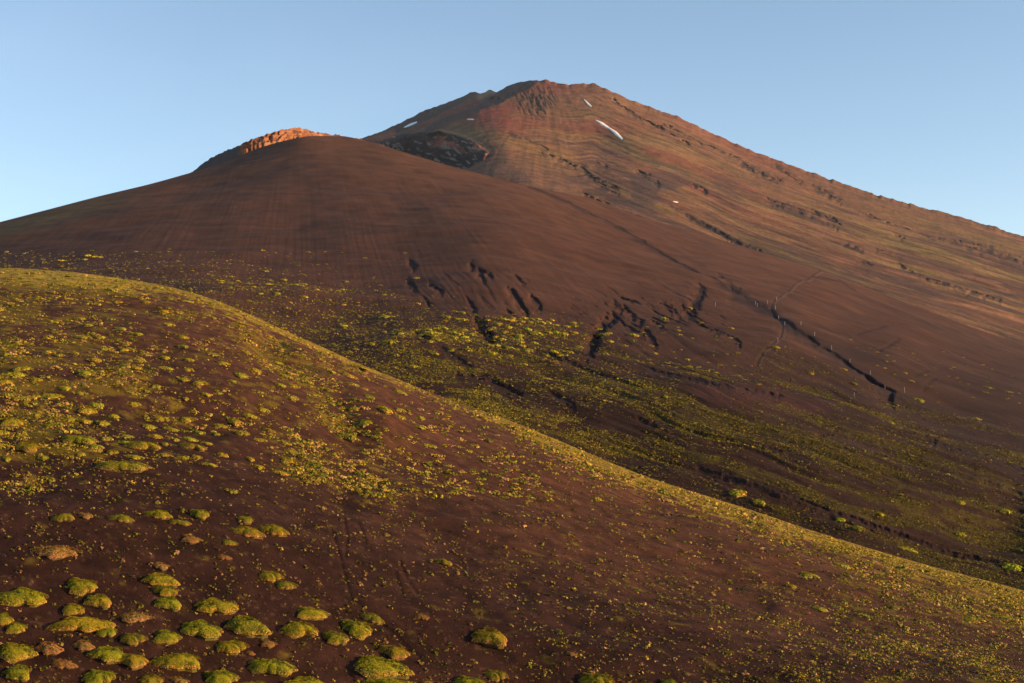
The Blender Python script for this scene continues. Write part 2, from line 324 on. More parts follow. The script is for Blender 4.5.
def colour2(x, y, P):
    X, Y = P[..., 0], P[..., 1]; D = P[..., 1]
    C = np.ones(x.shape+(3,))*np.array((.158, .068, .042))
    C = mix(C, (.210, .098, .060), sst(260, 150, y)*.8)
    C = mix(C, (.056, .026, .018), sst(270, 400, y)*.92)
    C = mix(C, (.20, .098, .066), sst(600, 800, x)*sst(300, 230, y)*.5)
    C = mix(C, (.215, .160, .065), np.exp(-((y-crest2(x)-9)/9)**2)*sst(170, 60, x)*.75)
    th = np.degrees(np.arctan2(x-300, y-40)); r = np.hypot(x-300, y-40)
    st = fbm(th*1.2, r/90, 4, 91); C = mix(C, (.13, .065, .055), sst(.5, .72, st)*.22*sst(420, 300, y)*sst(40, 130, r))
    st = fbm(th*3.2, r/40, 3, 93); C = mix(C, (.30, .165, .12), sst(.55, .75, st)*.13*sst(40, 130, r)*sst(420, 300, y))
    # greyer curved streaks across the upper cone
    d, a = dist_poly(x, y, [(256, 180), (285, 168), (310, 158)]); C = mix(C, (.14, .08, .065), .5*np.exp(-(d/4)**2)*sst(.4, .6, fbm(x/5, y/3, 3, 94)))
    d, a = dist_poly(x, y, [(330, 184), (380, 196), (440, 200), (490, 190)]); C = mix(C, (.135, .07, .06), .45*np.exp(-(d/9)**2)*sst(.35, .6, fbm(x/20, y/4, 3, 95)))
    psi = y - .33*x - 8*np.sin(x/120.); stv = fbm(psi/5, x/120, 4, 97); C = mix(C, (.085, .045, .036), sst(.52, .68, stv)*sst(560, 660, x)*.6*sst(260, 300, y))
    stv = fbm(psi/3.3, x/90, 4, 99); C = mix(C, (.19, .09, .06), sst(.55, .7, stv)*sst(560, 660, x)*.4*sst(420, 330, y))
    for p, wd in (([(700, 396), (760, 402), (815, 412)], 12),): 
        q, a = dist_poly(x, y, p); C = mix(C, (.12, .05, .042), .85*np.exp(-(q/wd)**2))
    g = green2(x, y, X, Y)
    fine = fbm(X/2.2, Y/2.2, 3, 53); gg = sst(.60, .38, fine + .5*(1-g) - .10)*sst(.02, .1, g)
    gcol = mix(np.ones(C.shape)*np.array((.110, .088, .014)), (.20, .14, .022), fbm(X/9, Y/9, 2, 63))
    C = C*(1-gg[..., None]*.5) + gcol*gg[..., None]*.5
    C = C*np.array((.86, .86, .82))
    for p in PATHS:
        d, a = dist_poly(x, y, p); C = mix(C, (.06, .03, .028), .85*np.exp(-(d/1.1)**2))
        d, a = dist_poly(x-2.2, y-.6, p); C = mix(C, (.30, .18, .13), (.75 if p is PATHS[0] else 0)*np.exp(-(d/.8)**2))
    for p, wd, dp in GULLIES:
        d, a = dist_poly(x + 3*(fbm(x/5, y/4, 3, 12)-.5), y + 3*(fbm(x/5, y/4, 3, 14)-.5), p); C = mix(C, (.060, .036, .036), (.85 if dp > 4.4 else .6)*np.exp(-(d/(wd*.8))**2)*(1 if dp > 2 else .6))  # bare gully rock, darkened further to stand for shade in the cuts
    return C
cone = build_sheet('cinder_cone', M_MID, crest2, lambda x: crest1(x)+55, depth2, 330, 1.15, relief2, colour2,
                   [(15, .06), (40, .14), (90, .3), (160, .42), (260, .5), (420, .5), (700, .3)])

# ================================================================== 3. the great volcano
T3 = TPS([(340, 150, 3600), (362, 138, 4200), (400, 152, 3900), (440, 165, 3300), (470, 172, 2950), (500, 180, 2700), (528, 187, 2500), (500, 150, 3250), (520, 130, 3900), (470, 128, 4000), (440, 120, 4500),
          (475, 92, 5100), (540, 80, 5300), (600, 88, 5200), (560, 120, 4400), (540, 150, 3500), (600, 200, 2500), (600, 150, 3900), (620, 130, 4400), (640, 217, 2300), (650, 107, 5100), (700, 127, 5100), (700, 180, 3700), (700, 236, 2300),
          (800, 168, 5000), (800, 210, 3700), (800, 265, 2100), (900, 201, 4900), (900, 250, 3300), (900, 300, 1900), (1024, 236, 4800), (1024, 280, 3300), (1024, 346, 1850), (1100, 258, 4700), (1100, 375, 1800), (300, 150, 3900)])
CRATER = [(376, 141), (392, 135), (412, 132.5), (440, 131), (460, 136), (478, 143), (489, 152), (484, 160), (470, 168), (450, 172), (420, 168), (390, 152)]
def inside(x, y, poly):
    m = np.zeros(x.shape, bool); n = len(poly)
    for i in range(n):
        (ax, ay), (bx, by) = poly[i], poly[(i+1) % n]
        c = ((ay > y) != (by > y)) & (x < (bx-ax)*(y-ay)/(by-ay+1e-12)+ax); m ^= c
    return m
def crater_mask(x, y):
    xx = x + 2*(fbm(x/4, y/3, 2, 101)-.5); yy = y + 2*(fbm(x/4, y/3, 2, 103)-.5)
    d, _ = dist_poly(xx, yy, CRATER + [CRATER[0]]); return inside(xx, yy, CRATER)*np.clip(d/1.6, 0, 1)
SKS = curve([(340, 146), (362, 137.5), (400, 123), (430, 108.5), (462, 97), (480, 92), (500, 87), (518, 82), (535, 80), (560, 82), (700, 127)])
E1 = curve([(340, 149), (372, 140), (400, 132), (440, 114), (470, 99), (480, 93), (500, 88), (700, 127)])
U2 = curve([(340, 150), (400, 136), (425, 127), (440, 118.5), (470, 108), (480, 102.5), (492, 91), (500, 87), (518, 80), (535, 78), (700, 127)])
L2 = curve([(340, 153), (400, 141), (425, 136), (440, 126), (470, 114), (480, 110), (500, 103.5), (515, 95), (530, 87), (542, 80), (700, 128)])
def depth3(x, y):
    xc = np.clip(x, 250, 1090)
    D = T3(xc, y - sky3(x) + sky3(xc))
    # ribs of the left shoulder: steep faces turned away from the sun between lit strips
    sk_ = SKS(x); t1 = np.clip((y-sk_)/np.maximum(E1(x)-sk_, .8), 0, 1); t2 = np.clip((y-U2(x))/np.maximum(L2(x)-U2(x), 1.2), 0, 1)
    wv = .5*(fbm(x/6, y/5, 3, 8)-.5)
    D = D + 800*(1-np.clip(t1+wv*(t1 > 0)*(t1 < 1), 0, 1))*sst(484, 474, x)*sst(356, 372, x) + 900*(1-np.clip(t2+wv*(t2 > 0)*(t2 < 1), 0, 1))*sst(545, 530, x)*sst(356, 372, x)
    cm = crater_mask(x, y)
    Din = np.interp(x, [370, 384, 408, 440, 470, 489], [3800, 4250, 4700, 4300, 3700, 3200]) - (y-131)*9 + 90*(fbm(x/14, y/4, 3, 105)-.5)
    wx = x + 7*(fbm(x/5, y/3, 4, 12, .65)-.5); wy = y + 4*(fbm(x/5, y/3, 4, 14, .65)-.5); cut = 0
    for p, wd, dp in OUTCROPS: cut = np.maximum(cut, dp*1.6*carve(wx, wy, p, wd*.8)*sst(.25, .7, fbm(x/6, y/3, 4, 15, .6)))
    D = D + cut
    return D*(1-cm) + np.maximum(Din, D*.98)*cm
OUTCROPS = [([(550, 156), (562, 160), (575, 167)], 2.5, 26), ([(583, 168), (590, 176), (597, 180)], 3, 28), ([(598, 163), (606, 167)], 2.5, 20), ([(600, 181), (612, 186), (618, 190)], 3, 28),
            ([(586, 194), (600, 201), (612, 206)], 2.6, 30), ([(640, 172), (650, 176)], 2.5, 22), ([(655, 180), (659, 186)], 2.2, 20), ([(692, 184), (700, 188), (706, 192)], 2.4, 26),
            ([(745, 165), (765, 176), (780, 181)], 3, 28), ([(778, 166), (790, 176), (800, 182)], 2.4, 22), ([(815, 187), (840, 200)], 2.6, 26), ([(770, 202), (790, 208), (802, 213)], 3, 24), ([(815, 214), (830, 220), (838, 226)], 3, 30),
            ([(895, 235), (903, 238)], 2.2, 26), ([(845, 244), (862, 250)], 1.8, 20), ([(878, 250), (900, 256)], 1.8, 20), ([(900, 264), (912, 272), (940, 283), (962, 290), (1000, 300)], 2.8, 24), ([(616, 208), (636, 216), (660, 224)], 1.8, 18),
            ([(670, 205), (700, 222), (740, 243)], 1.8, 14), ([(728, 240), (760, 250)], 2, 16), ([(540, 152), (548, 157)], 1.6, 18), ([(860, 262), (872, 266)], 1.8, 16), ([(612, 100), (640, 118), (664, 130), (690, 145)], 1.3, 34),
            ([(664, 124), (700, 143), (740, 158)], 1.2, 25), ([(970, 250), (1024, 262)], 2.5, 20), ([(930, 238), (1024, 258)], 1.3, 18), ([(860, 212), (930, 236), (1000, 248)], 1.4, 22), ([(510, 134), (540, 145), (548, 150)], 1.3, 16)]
def relief3(x, y, P):
    D = P[..., 1]; psi = y-sky3(x); e = sst(0, 7, psi); cm = crater_mask(x, y)
    rt = sst(540, 620, x)
    q = psi + 3*(fbm(x/50, y/30, 2, 111)-.5)
    h = (fbm(q/5.5, x/150, 4, 113)-.5)*13*rt*sst(0, 12, psi)*(.45+.55*sst(1500, 3500, D))
    th = np.degrees(np.arctan2(x-545, y-55)); r = np.hypot(x-545, y-55)
    h += (fbm(th/5, r/70, 4, 115)-.5)*4*(1-rt)*e*(1-cm)*sst(24, 60, psi+ (x > 520)*40)
    # ribbed crag under the summit
    c = np.exp(-(((x-534)/15)**2 + ((y-100)/13)**2)); h += c*(np.abs(fbm((x-.5*y)/2.6, y/8, 4, 117)-.5))*-40*e
    h += (fbm(x/5, y/4, 3, 119)-.5)*2.5*e*np.minimum(1, D/5000)**2.5
    h += (fbm(x/6, x*0+7, 4, 177)-.5)*11*sst(6, 0, psi)
    h += cm*(fbm((x+y)/7, (y-.4*x)/3, 3, 121)-.5)*14
    return h
def colour3(x, y, P):
    psi = y-sky3(x)
    C = np.ones(x.shape+(3,))*np.array((.290, .155, .095))
    C = mix(C, (.215, .110, .082), sst(215, 280, y - .25*(x-700)*0)*.9)
    q = psi + 4*(fbm(x/60, y/40, 2, 131)-.5)
    C = mix(C, (.31, .215, .085), sst(.50, .66, fbm(q/7, x/160, 4, 133))*.85*sst(20, 45, psi + .05*(x-600)))
    C = mix(C, (.34, .125, .090), sst(.52, .66, fbm(q/6, x/120, 4, 135))*.7*sst(900, 700, x))
    C = mix(C, (.150, .092, .088), sst(.52, .68, fbm(q/6, x/90, 4, 137))*.75*sst(15, 60, psi))
    C = mix(C, (.42, .21, .14), sst(.60, .72, fbm(q/3, x/70, 3, 139))*.6)
    C = mix(C, (.42, .27, .12), sst(.55, .68, fbm((psi+3*fbm(x/50, y/30, 2, 7))/2.4, x/110, 3, 171))*.45*sst(10, 40, psi))
    C = mix(C, (.12, .075, .075), sst(.57, .68, fbm((psi+3*fbm(x/50, y/30, 2, 7))/2.0, x/60, 3, 173))*.55*sst(10, 30, psi))
    # red ash around and below the summit
    c = np.exp(-(((x-500)/42)**2 + ((y-116-.0*(x))/14)**2)); C = mix(C, (.40, .105, .075), np.clip(c*1.15, 0, 1)*(.35+.6*sst(.35, .6, fbm(x/12, y/3, 4, 181))))
    c = np.exp(-(((x-550)/26)**2 + ((y-86)/6)**2)); C = mix(C, (.36, .10, .078), c*.8)
    c = np.exp(-(((x-600)/40)**2 + ((y-128)/8)**2)); C = mix(C, (.38, .115, .085), c*.6)
    c = np.exp(-(((x-580)/24)**2 + ((y-98)/9)**2)); C = mix(C, (.50, .25, .18), c*.6*sst(.5, .62, fbm(x/8, y/4, 3, 141)))
    c = np.exp(-(((x-630)/25)**2 + ((y-102)/8)**2)); C = mix(C, (.46, .24, .12), c*.7)
    c = np.exp(-(((x-535)/22)**2 + ((y-103)/13)**2)); C = mix(C, (.19, .12, .085), c*.8)
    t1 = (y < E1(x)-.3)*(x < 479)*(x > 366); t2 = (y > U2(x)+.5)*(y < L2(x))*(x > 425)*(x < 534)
    C = mix(C, (.11, .085, .085), np.clip(t1+t2, 0, 1)*.75)  # shade on the shoulder faces turned from the sun, painted as darker rock
    # ochre band from the crater rim across the shoulder
    d, a = dist_poly(x, y, [(455, 128), (490, 137), (530, 148), (570, 158)]); C = mix(C, (.38, .23, .095), .7*np.exp(-(d/7)**2))
    # smooth pale pink scree below the crater
    d, a = dist_poly(x, y, [(478, 172), (500, 165), (530, 180), (570, 190)]); C = mix(C, (.34, .185, .13), .85*np.exp(-(d/16)**2))
    d, a = dist_poly(x, y, [(502, 146), (504, 160), (512, 174)]); C = mix(C, (.19, .13, .10), .6*np.exp(-(d/5)**2))
    # grey outcrops
    c = sst(.47, .60, fbm(x/28, y/13, 4, 143))*np.exp(-(((x-640)/90)**2 + ((y-190)/24)**2)); C = mix(C, (.145, .095, .10), c*.85)
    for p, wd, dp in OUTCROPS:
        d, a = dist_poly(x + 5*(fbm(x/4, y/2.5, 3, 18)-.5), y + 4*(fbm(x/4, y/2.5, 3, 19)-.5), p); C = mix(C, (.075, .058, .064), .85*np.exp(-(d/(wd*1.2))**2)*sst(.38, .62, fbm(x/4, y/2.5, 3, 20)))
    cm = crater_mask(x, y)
    rock = mix(np.ones(C.shape)*np.array((.060, .050, .056)), (.44, .16, .11), sst(.46, .58, fbm(x/9, y/3.5, 4, 145))*sst(420, 440, x)*sst(158, 145, y))  # dark bluish base carries the crater wall's shade in its colour
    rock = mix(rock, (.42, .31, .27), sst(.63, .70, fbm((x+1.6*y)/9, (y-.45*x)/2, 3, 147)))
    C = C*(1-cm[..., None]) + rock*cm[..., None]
    d, a = dist_poly(x, y, [(440, 130), (460, 134.5), (478, 141.5), (490, 151)]); C = mix(C, (.48, .32, .19), .85*np.exp(-(d/1.2)**2)*(1-cm))  # sunlit crater lip painted as a pale strip
    d, a = dist_poly(x, y, [(366, 138), (380, 137), (392, 134)]); C = mix(C, (.55, .20, .10), .9*np.exp(-(d/4)**2)*(x < 396))
    mu = C.mean(-1, keepdims=True); C = np.clip(mu + (C-mu)*.86, .01, 1); C = .125*(C/.17)**1.3*np.array((1.02, 1.04, .90))*(.76+.48*fbm((x+y*.3)/2.6, (y-.33*x)/1.1, 3, 179))[..., None]
    d, a = dist_poly(x, y, [(480, 97), (489, 91), (494, 92)]); C = mix(C, (.52, .30, .17), .9*np.exp(-(d/3)**2))  # sunlight on the skyline horn painted into its colour
    return C
XS3 = np.r_[np.linspace(200, 340, 15)[:-1], np.arange(340, 1065, .9), np.linspace(1065, 1540, 50)[1:]]
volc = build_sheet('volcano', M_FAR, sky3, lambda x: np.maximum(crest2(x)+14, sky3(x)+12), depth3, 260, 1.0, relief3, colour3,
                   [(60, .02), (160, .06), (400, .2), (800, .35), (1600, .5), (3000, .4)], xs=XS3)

# ================================================================== broken rim of the cone (orange cliff)
rim_top = curve([(180, 178), (193, 171), (203, 163), (213, 157), (225, 151), (238, 146), (246, 142), (252, 139), (262, 136), (272, 132.5), (284, 129.5), (296, 128), (304, 129), (312, 131), (330, 134), (345, 136.5), (360, 139), (372, 143)])
def depth_r(x, y):
    D = np.interp(x, [180, 205, 239, 244, 275, 300, 330, 372], [2350, 2020, 1600, 1585, 1625, 1690, 1780, 1950])
    D = D - (y-rim_top(x))*1.2
    return D + 34*(fbm(x/11, y/9, 4, 151, .6)-.5) + 12*np.abs(fbm((x+.4*y)/4.5, y/7, 3, 152)-.5)
def relief_r(x, y, P): return (fbm(x/3, y/2, 2, 153)-.5)*3.5
def colour_r(x, y, P):
    C = mix(np.ones(x.shape+(3,))*np.array((.46, .19, .085)), (.34, .12, .060), sst(.45, .6, fbm(x/6, y/2.2, 3, 154)))
    C = mix(C, (.54, .27, .13), sst(.6, .72, fbm(x/4, y/2, 3, 155)))
    C = mix(C, (.16, .08, .055), sst(.62, .72, fbm(x/3, y/3, 3, 158)))
    C = mix(C, (.11, .085, .080), sst(243, 237, x + 4*(fbm(y/2, x/2, 2, 4)-.5)))  # left-facing end painted darker for the shade on it
    return mix(C, (.22, .11, .08), sst(322, 350, x))
XR = np.arange(180, 373, .8)
rim = build_sheet('crater_rim_cliff', M_MID, rim_top, lambda x: np.maximum(crest2(x)+7, rim_top(x)+8), depth_r, 60, 1.0, relief_r, colour_r, [(10, .1), (60, .35), (200, .5), (500, .5)], xs=XR)

# ================================================================== plain ground to the horizon and the near gully
gx = np.linspace(-15000, 15000, 61); gy = np.linspace(-6000, 24000, 61); A, B = np.meshgrid(gx, gy)
Z = -320 + 60*(fbm(A/3000, B/3000, 3, 161)-.5)
mesh_obj('ground', np.stack([A, B, Z], -1).reshape(-1, 3), grid_faces(61, 61)[:, ::-1], M_FAR, np.ones((61*61, 3))*np.array((.08, .07, .035)))['kind'] = 'structure'
gx = np.linspace(-260, 260, 120); gy = np.linspace(-60, 82, 60); A, B = np.meshgrid(gx, gy)
Z = np.interp(B, [-60, 4, 16, 30, 50, 70, 82], [-2.2, -2.0, -8, -17, -26, -28, -28]) + .6*(fbm(A/6, B/6, 3, 163)-.5)
mesh_obj('near_gully', np.stack([A, B, Z], -1).reshape(-1, 3), grid_faces(60, 120)[:, ::-1], M_NEAR, np.ones((7200, 3))*np.array(SOIL1))['kind'] = 'structure'

# ================================================================== snow patches
def snow(name_label, sheet, pts, widths, lift):
    """a drift lying on the slope: centre line in photo points, half widths in photo points"""
    n = 26; t = np.linspace(0, 1, n); k = np.linspace(0, 1, len(pts))
    cx = np.interp(t, k, [p[0] for p in pts]); cy = np.interp(t, k, [p[1] for p in pts]); w = np.interp(t, np.linspace(0, 1, len(widths)), widths)
    tx = np.gradient(cx); ty = np.gradient(cy); l = np.hypot(tx, ty); nx, ny = -ty/l, tx/l
    w = w*(.8+.5*fbm(t*9, t*0+3, 2, int(pts[0][0])))
    rows = []; m = 7
    for j in range(m):
        a = -1+2*j/(m-1); p = sheet.at(cx+nx*w*a, cy+ny*w*a); lf = lift*.35; p[:, 2] += lf*(1-abs(a)**4)*(np.sin(np.pi*np.clip(t, .02, .98))**.3)-.5*lf*(abs(a) == 1); p[:, 1] -= lf*1.2; rows.append(p)
    V = np.array(rows); o = mesh_obj('snow_patch', V.reshape(-1, 3), grid_faces(m, n), M_SNOW)
    tag(o, name_label, 'snow patch'); return o
snow('long bright white snow patch slanting down the upper slope right of the summit', volc, [(596, 120.5), (604, 125.5), (613, 132), (622.5, 140.5)], [.4, 1.5, 1.1, 1.5, .9], 6)
snow('short thin snow streak just below the summit, above the long snow patch', volc, [(584, 100), (588, 104), (591.5, 107)], [.4, .9, .5], 6)
snow('dim bluish snow patch lying in shade on the left shoulder of the volcano', volc, [(404, 127.5), (410, 125), (417, 122)], [.4, 1.1, .6], 6)
snow('tiny snow fleck on the red slope above the crater', volc, [(467, 119.5), (474, 119.5)], [.3, .5, .3], 4)
snow('tiny pale snow fleck on the brown lower flank of the volcano', volc, [(673, 201.5), (678, 201.8)], [.2, .4, .2], 2)

# ================================================================== plants
def leaf_cloud(n, size, seed, lobes, flat, fringe, tall=.5):
    """cushion plant one metre half-wide: leaves spread through a low dome; returns verts, faces, colours"""
    g = np.random.default_rng(seed)
    th = g.random(n)*2*np.pi; u = g.random(n); rr = np.sqrt(u)
    edge = 1 + .15*np.sin(th*2+seed) + .15*np.sin(th*3+seed*2.1) + .11*np.sin(th*5+seed*.7) + .08*np.sin(th*9+seed*1.7)
    x = rr*np.cos(th)*edge; y = rr*np.sin(th)*edge
    hgt = tall*np.clip(1-rr**flat, 0, 1)**.62*(1+.35*(fbm(x*2.2+seed*3, y*2.2, 3, seed)-.5)*2)
    bumps = (vnoise(x*6+seed, y*6, seed+5)-.4)*.08
    depth = g.random(n)**2.2*.14
    z = np.maximum(hgt + bumps - depth, .01)
    gx = -x*1.1; ny_ = y*1.1
    N = np.stack([x*1.2, y*1.2, .55+.6*(1-rr)], -1) + g.normal(0, .45, (n, 3)); N /= np.linalg.norm(N, axis=1)[:, None]
    a = g.normal(0, 1, (n, 3)); T = np.cross(N, a); T /= np.linalg.norm(T, axis=1)[:, None]; B = np.cross(N, T)
    s = size*(.6+.8*g.random(n))[:, None]; P = np.stack([x, y, z], -1)
    V = np.stack([P-T*s, P-B*s*.55+N*s*.15, P+T*s, P+B*s*.55+N*s*.15], 1).reshape(-1, 3)
    Fc = np.arange(4*n).reshape(n, 4)
    green = np.array((.160, .190, .010)); yel = np.array((.29, .26, .014)); org = np.array((.46, .27, .055)); pink = np.array((.52, .30, .16)); deep = np.array((.095, .115, .012))
    k = g.random(n)[:, None]; C = green*(1-k) + yel*k
    k = sst(.5, .75, vnoise(x*2.5, y*2.5, seed+9))[:, None]*.7; C = C*(1-k) + deep*k
    q = np.clip(sst(.86, 1.02, rr + .16*(g.random(n)-.5)) *fringe + fringe*.05*(g.random(n) > .6), 0, 1)
    if fringe > 2: q = np.maximum(q, .55)
    q = (g.random(n) < q)[:, None]; oc = np.where((g.random(n) < .35)[:, None], pink, org)*(.7+.5*g.random(n))[:, None]
    isf = q[:, 0]
    C = np.where(q, oc, C)*(.75+.5*g.random(n))[:, None]
    return V, Fc, C, isf
def core_dome(seed, flat, tall, rings=7, seg=28):
    th = np.linspace(0, 2*np.pi, seg, endpoint=False); V = []; 
    for i in range(rings):
        rr = 1-i/(rings-1)*.999 if i < rings-1 else .001
        edge = 1 + .15*np.sin(th*2+seed) + .15*np.sin(th*3+seed*2.1) + .11*np.sin(th*5+seed*.7) + .08*np.sin(th*9+seed*1.7)
        x = rr*.9*np.cos(th)*edge; y = rr*.9*np.sin(th)*edge
        z = tall*.86*np.clip(1-rr**flat, 0, 1)**.62*(1+.35*(fbm(x*2.2+seed*3, y*2.2, 3, seed)-.5)*2) - .03
        if i == 0: z = z*0 - .25
        V.append(np.stack([x, y, z], -1))
    V = np.array(V).reshape(-1, 3); Fq = []
    for i in range(rings-1):
        for j in range(seg): Fq.append((i*seg+j, i*seg+(j+1) % seg, (i+1)*seg+(j+1) % seg, (i+1)*seg+j))
    return V, np.array(Fq)
def plant_meshes(n, size, seed, flat, fringe, tall, split):
    V, Fc, C, isf = leaf_cloud(n, size, seed, 0, flat, fringe, tall)
    dv, df = core_dome(seed, flat, tall)
    dc = np.ones((len(dv), 3))*np.array((.085, .075, .02))
    out = []
    def sub(mask, core):
        idx = np.nonzero(mask)[0]; vv = V.reshape(-1, 4, 3)[idx].reshape(-1, 3); cc = np.repeat(C[idx], 4, 0); ff = np.arange(len(idx)*4).reshape(-1, 4)
        if core: vv = np.r_[vv, dv]; cc = np.r_[cc, dc]; ff = np.r_[ff, df+len(idx)*4]
        return vv, ff, cc
    if split: return [sub(~isf, True), sub(isf, False)]
    return [sub(np.ones(n, bool), True)]
protos = {'big': [], 'mid': [], 'far': [], 'rust': []}
def make_protos():
    for i in range(7):
        a = plant_meshes(8500, .031, 11+i, 3.0, .85, .46, True); protos['big'].append([mesh_obj('foliage', *a[0][:2], M_LEAF, a[0][2], False), mesh_obj('flower_fringe', *a[1][:2], M_LEAF, a[1][2], False)])
    for i in range(4):
        a = plant_meshes(3600, .05, 31+i, 2.2, 3.2, .34, True); protos['rust'].append([mesh_obj('foliage', *a[0][:2], M_LEAF, a[0][2], False), mesh_obj('flower_fringe', *a[1][:2], M_LEAF, a[1][2], False)])
    for i in range(6):
        a = plant_meshes(900, .085, 51+i, 2.6, .55, .42, False); protos['mid'].append(mesh_obj('low_shrub', *a[0][:2], M_LEAF, a[0][2], False))
    for i in range(5):
        a = plant_meshes(260, .15, 71+i, 2.6, .4, .42, False); protos['far'].append(mesh_obj('low_shrub', *a[0][:2], M_LEAF, a[0][2], False))
make_protos()
def tint(kind):
    r = random.random
    if kind == 'g': return (1.6+.35*r(), 1.42+.25*r(), .9, 1)
    if kind == 'y': return (1.5+.4*r(), 1.25+.2*r(), 1.1, 1)
    if kind == 'o': return (1.05+.25*r(), .85+.15*r(), 1.0, 1)
    return (2.3, 1.55, 2.0, 1)          # pale, pinkish
def clear_of(lst, x, y, d): return all(abs(x-a[0]) > d or abs(y-a[1]) > d*.6 for a in lst)
def surface_frame(sheet, x, y):
    p = sheet.at(np.array([x, x+2., x]), np.array([y, y, y-2.])); a = Vector(p[1]-p[0]); b = Vector(p[2]-p[0]); n = a.cross(b).normalized()
    if n.z < 0: n = -n
    n = (n + Vector((0, 0, .8))).normalized()
    return Vector(p[0]), a, b, n
used = set()
def place(kind, sheet, x, y, wpx, hpx, tn, label, group, slope=0.0, top='cushion_plant', sink=.0):
    p, a, b, n = surface_frame(sheet, x, y + hpx*.22)
    m_per = p.y/F; wm = wpx*m_per/2; 
    # screen height of a footprint r deep on this slope plus the dome's own height
    D2 = sheet.at(np.array([x]), np.array([y-3.]))[0]; D1_ = sheet.at(np.array([x]), np.array([y+3.]))[0]
    dper = float(np.linalg.norm(D2-D1_))/6                   # metres of ground per photo pixel vertically
    tallm = min(.36*wm, hpx*m_per*.36)
    dm = max(.4*wm, (hpx*.8)*dper/2); dm = min(dm, wm*1.6)
    ax = Vector((1, 0, 0)); ax = (ax - n*ax.dot(n)).normalized()
    sl = slope
    q = Matrix.Rotation(sl, 3, n) @ ax; yv = n.cross(q)
    rot = Matrix((q, yv, n)).transposed().to_quaternion()
    pr = protos[kind]; i = random.randrange(len(pr)); col = tint(tn); key = (kind, i)
    if kind in ('big', 'rust'):
        e = bpy.data.objects.new(top, None); e.empty_display_size = .3; COL.objects.link(e)
        for src in pr[i]:
            if key in used: c = src.copy(); COL.objects.link(c)
            else: c = src
            c.parent = e; c.color = col
    else:
        src = pr[i]
        if key in used: e = src.copy(); COL.objects.link(e)
        else: e = src
        e.name = 'low_shrub'; col = tuple(c*(1.7 if kind == 'far' else 1.3) for c in col[:3])+(1,); e.color = col
    used.add(key)
    sc_h = tallm/(.46 if kind == 'big' else .40)
    flip = random.choice((-1, 1))
    e.rotation_mode = 'QUATERNION'; e.rotation_quaternion = rot; e.location = p - n*sink
    e.scale = (wm/1.02*flip, dm/1.02*random.choice((-1, 1)), sc_h)
    tag(e, label, 'shrub', group)
    return e

ORD = ['first', 'second', 'third', 'fourth', 'fifth', 'sixth', 'seventh', 'eighth', 'ninth', 'tenth', 'eleventh', 'twelfth', 'thirteenth', 'fourteenth', 'fifteenth', 'sixteenth', 'seventeenth', 'eighteenth', 'nineteenth', 'twentieth']
# big foreground cushions: x, y, width, height in photo points, tint, kind
BIG = [(22, 592, 52, 20, 'g'), (81, 587, 34, 16, 'g'), (73, 606, 24, 13, 'g'), (98, 600, 30, 15, 'y'), (82, 620, 56, 19, 'g'), (2, 611, 22, 15, 'g'), (15, 619, 24, 13, 'g'), (16, 640, 40, 20, 'g'), (48, 638, 28, 17, 'o'),
       (18, 659, 28, 22, 'g'), (62, 655, 24, 12, 'o'), (83, 640, 22, 13, 'o'), (107, 628, 20, 14, 'g'), (136, 616, 32, 14, 'o'), (108, 648, 40, 17, 'g'), (133, 636, 24, 16, 'y'), (132, 655, 32, 16, 'y'), (98, 667, 32, 18, 'g'),
       (70, 679, 30, 15, 'g'), (124, 682, 40, 12, 'g'), (149, 671, 20, 14, 'y'), (6, 683, 22, 8, 'g'), (38, 684, 14, 8, 'g'), (160, 571, 18, 9, 'o'), (160, 582, 36, 15, 'g'), (165, 592, 24, 12, 'y'), (168, 602, 30, 14, 'g'),
       (215, 605, 44, 17, 'g'), (200, 625, 42, 19, 'g'), (166, 633, 30, 16, 'g'), (246, 622, 44, 22, 'y'), (231, 640, 31, 15, 'g'), (178, 655, 46, 20, 'g'), (220, 668, 38, 18, 'g'), (270, 657, 44, 19, 'g'), (255, 678, 36, 16, 'y'),
       (304, 675, 58, 20, 'g'), (211, 683, 34, 10, 'g'), (267, 639, 18, 10, 'o'), (179, 672, 20, 10, 'o'), (156, 671, 16, 12, 'y'), (285, 589, 20, 11, 'y'), (270, 580, 23, 14, 'g'), (250, 647, 10, 5, 'o'), (162, 682, 20, 7, 'g'),
       (311, 614, 38, 13, 'g'), (299, 627, 36, 18, 'g'), (356, 623, 35, 18, 'g'), (335, 633, 26, 18, 'y'), (373, 616, 20, 12, 'y'), (394, 644, 32, 15, 'y'), (380, 658, 66, 24, 'g'), (391, 676, 54, 20, 'g'), (426, 671, 15, 10, 'o'),
       (489, 635, 40, 18, 'y'), (468, 673, 33, 17, 'g'), (495, 664, 22, 13, 'y'), (596, 676, 38, 18, 'g'), (524, 682, 24, 10, 'g'), (669, 682, 18, 9, 'g'), (421, 616, 14, 9, 'o'), (443, 563, 19, 8, 'y'),
       (273, 539, 27, 13, 'g'), (247, 542, 31, 13, 'y'), (245, 530, 19, 9, 'y'), (199, 525, 22, 11, 'g'), (158, 525, 25, 11, 'g'), (179, 534, 20, 7, 'y'), (190, 547, 22, 10, 'o'), (121, 531, 22, 10, 'y'), (63, 529, 19, 10, 'y'),
       (85, 528, 15, 9, 'o'), (56, 558, 39, 16, 'o'), (229, 553, 14, 6, 'y'), (223, 565, 14, 7, 'o'), (121, 474, 48, 14, 'y'), (143, 449, 33, 13, 'g'), (193, 446, 26, 10, 'y'), (78, 446, 32, 12, 'g'), (27, 452, 28, 12, 'y'), (12, 426, 27, 12, 'g'),
       (570, 656, 10, 5, 'o'), (687, 676, 9, 4, 'o')]
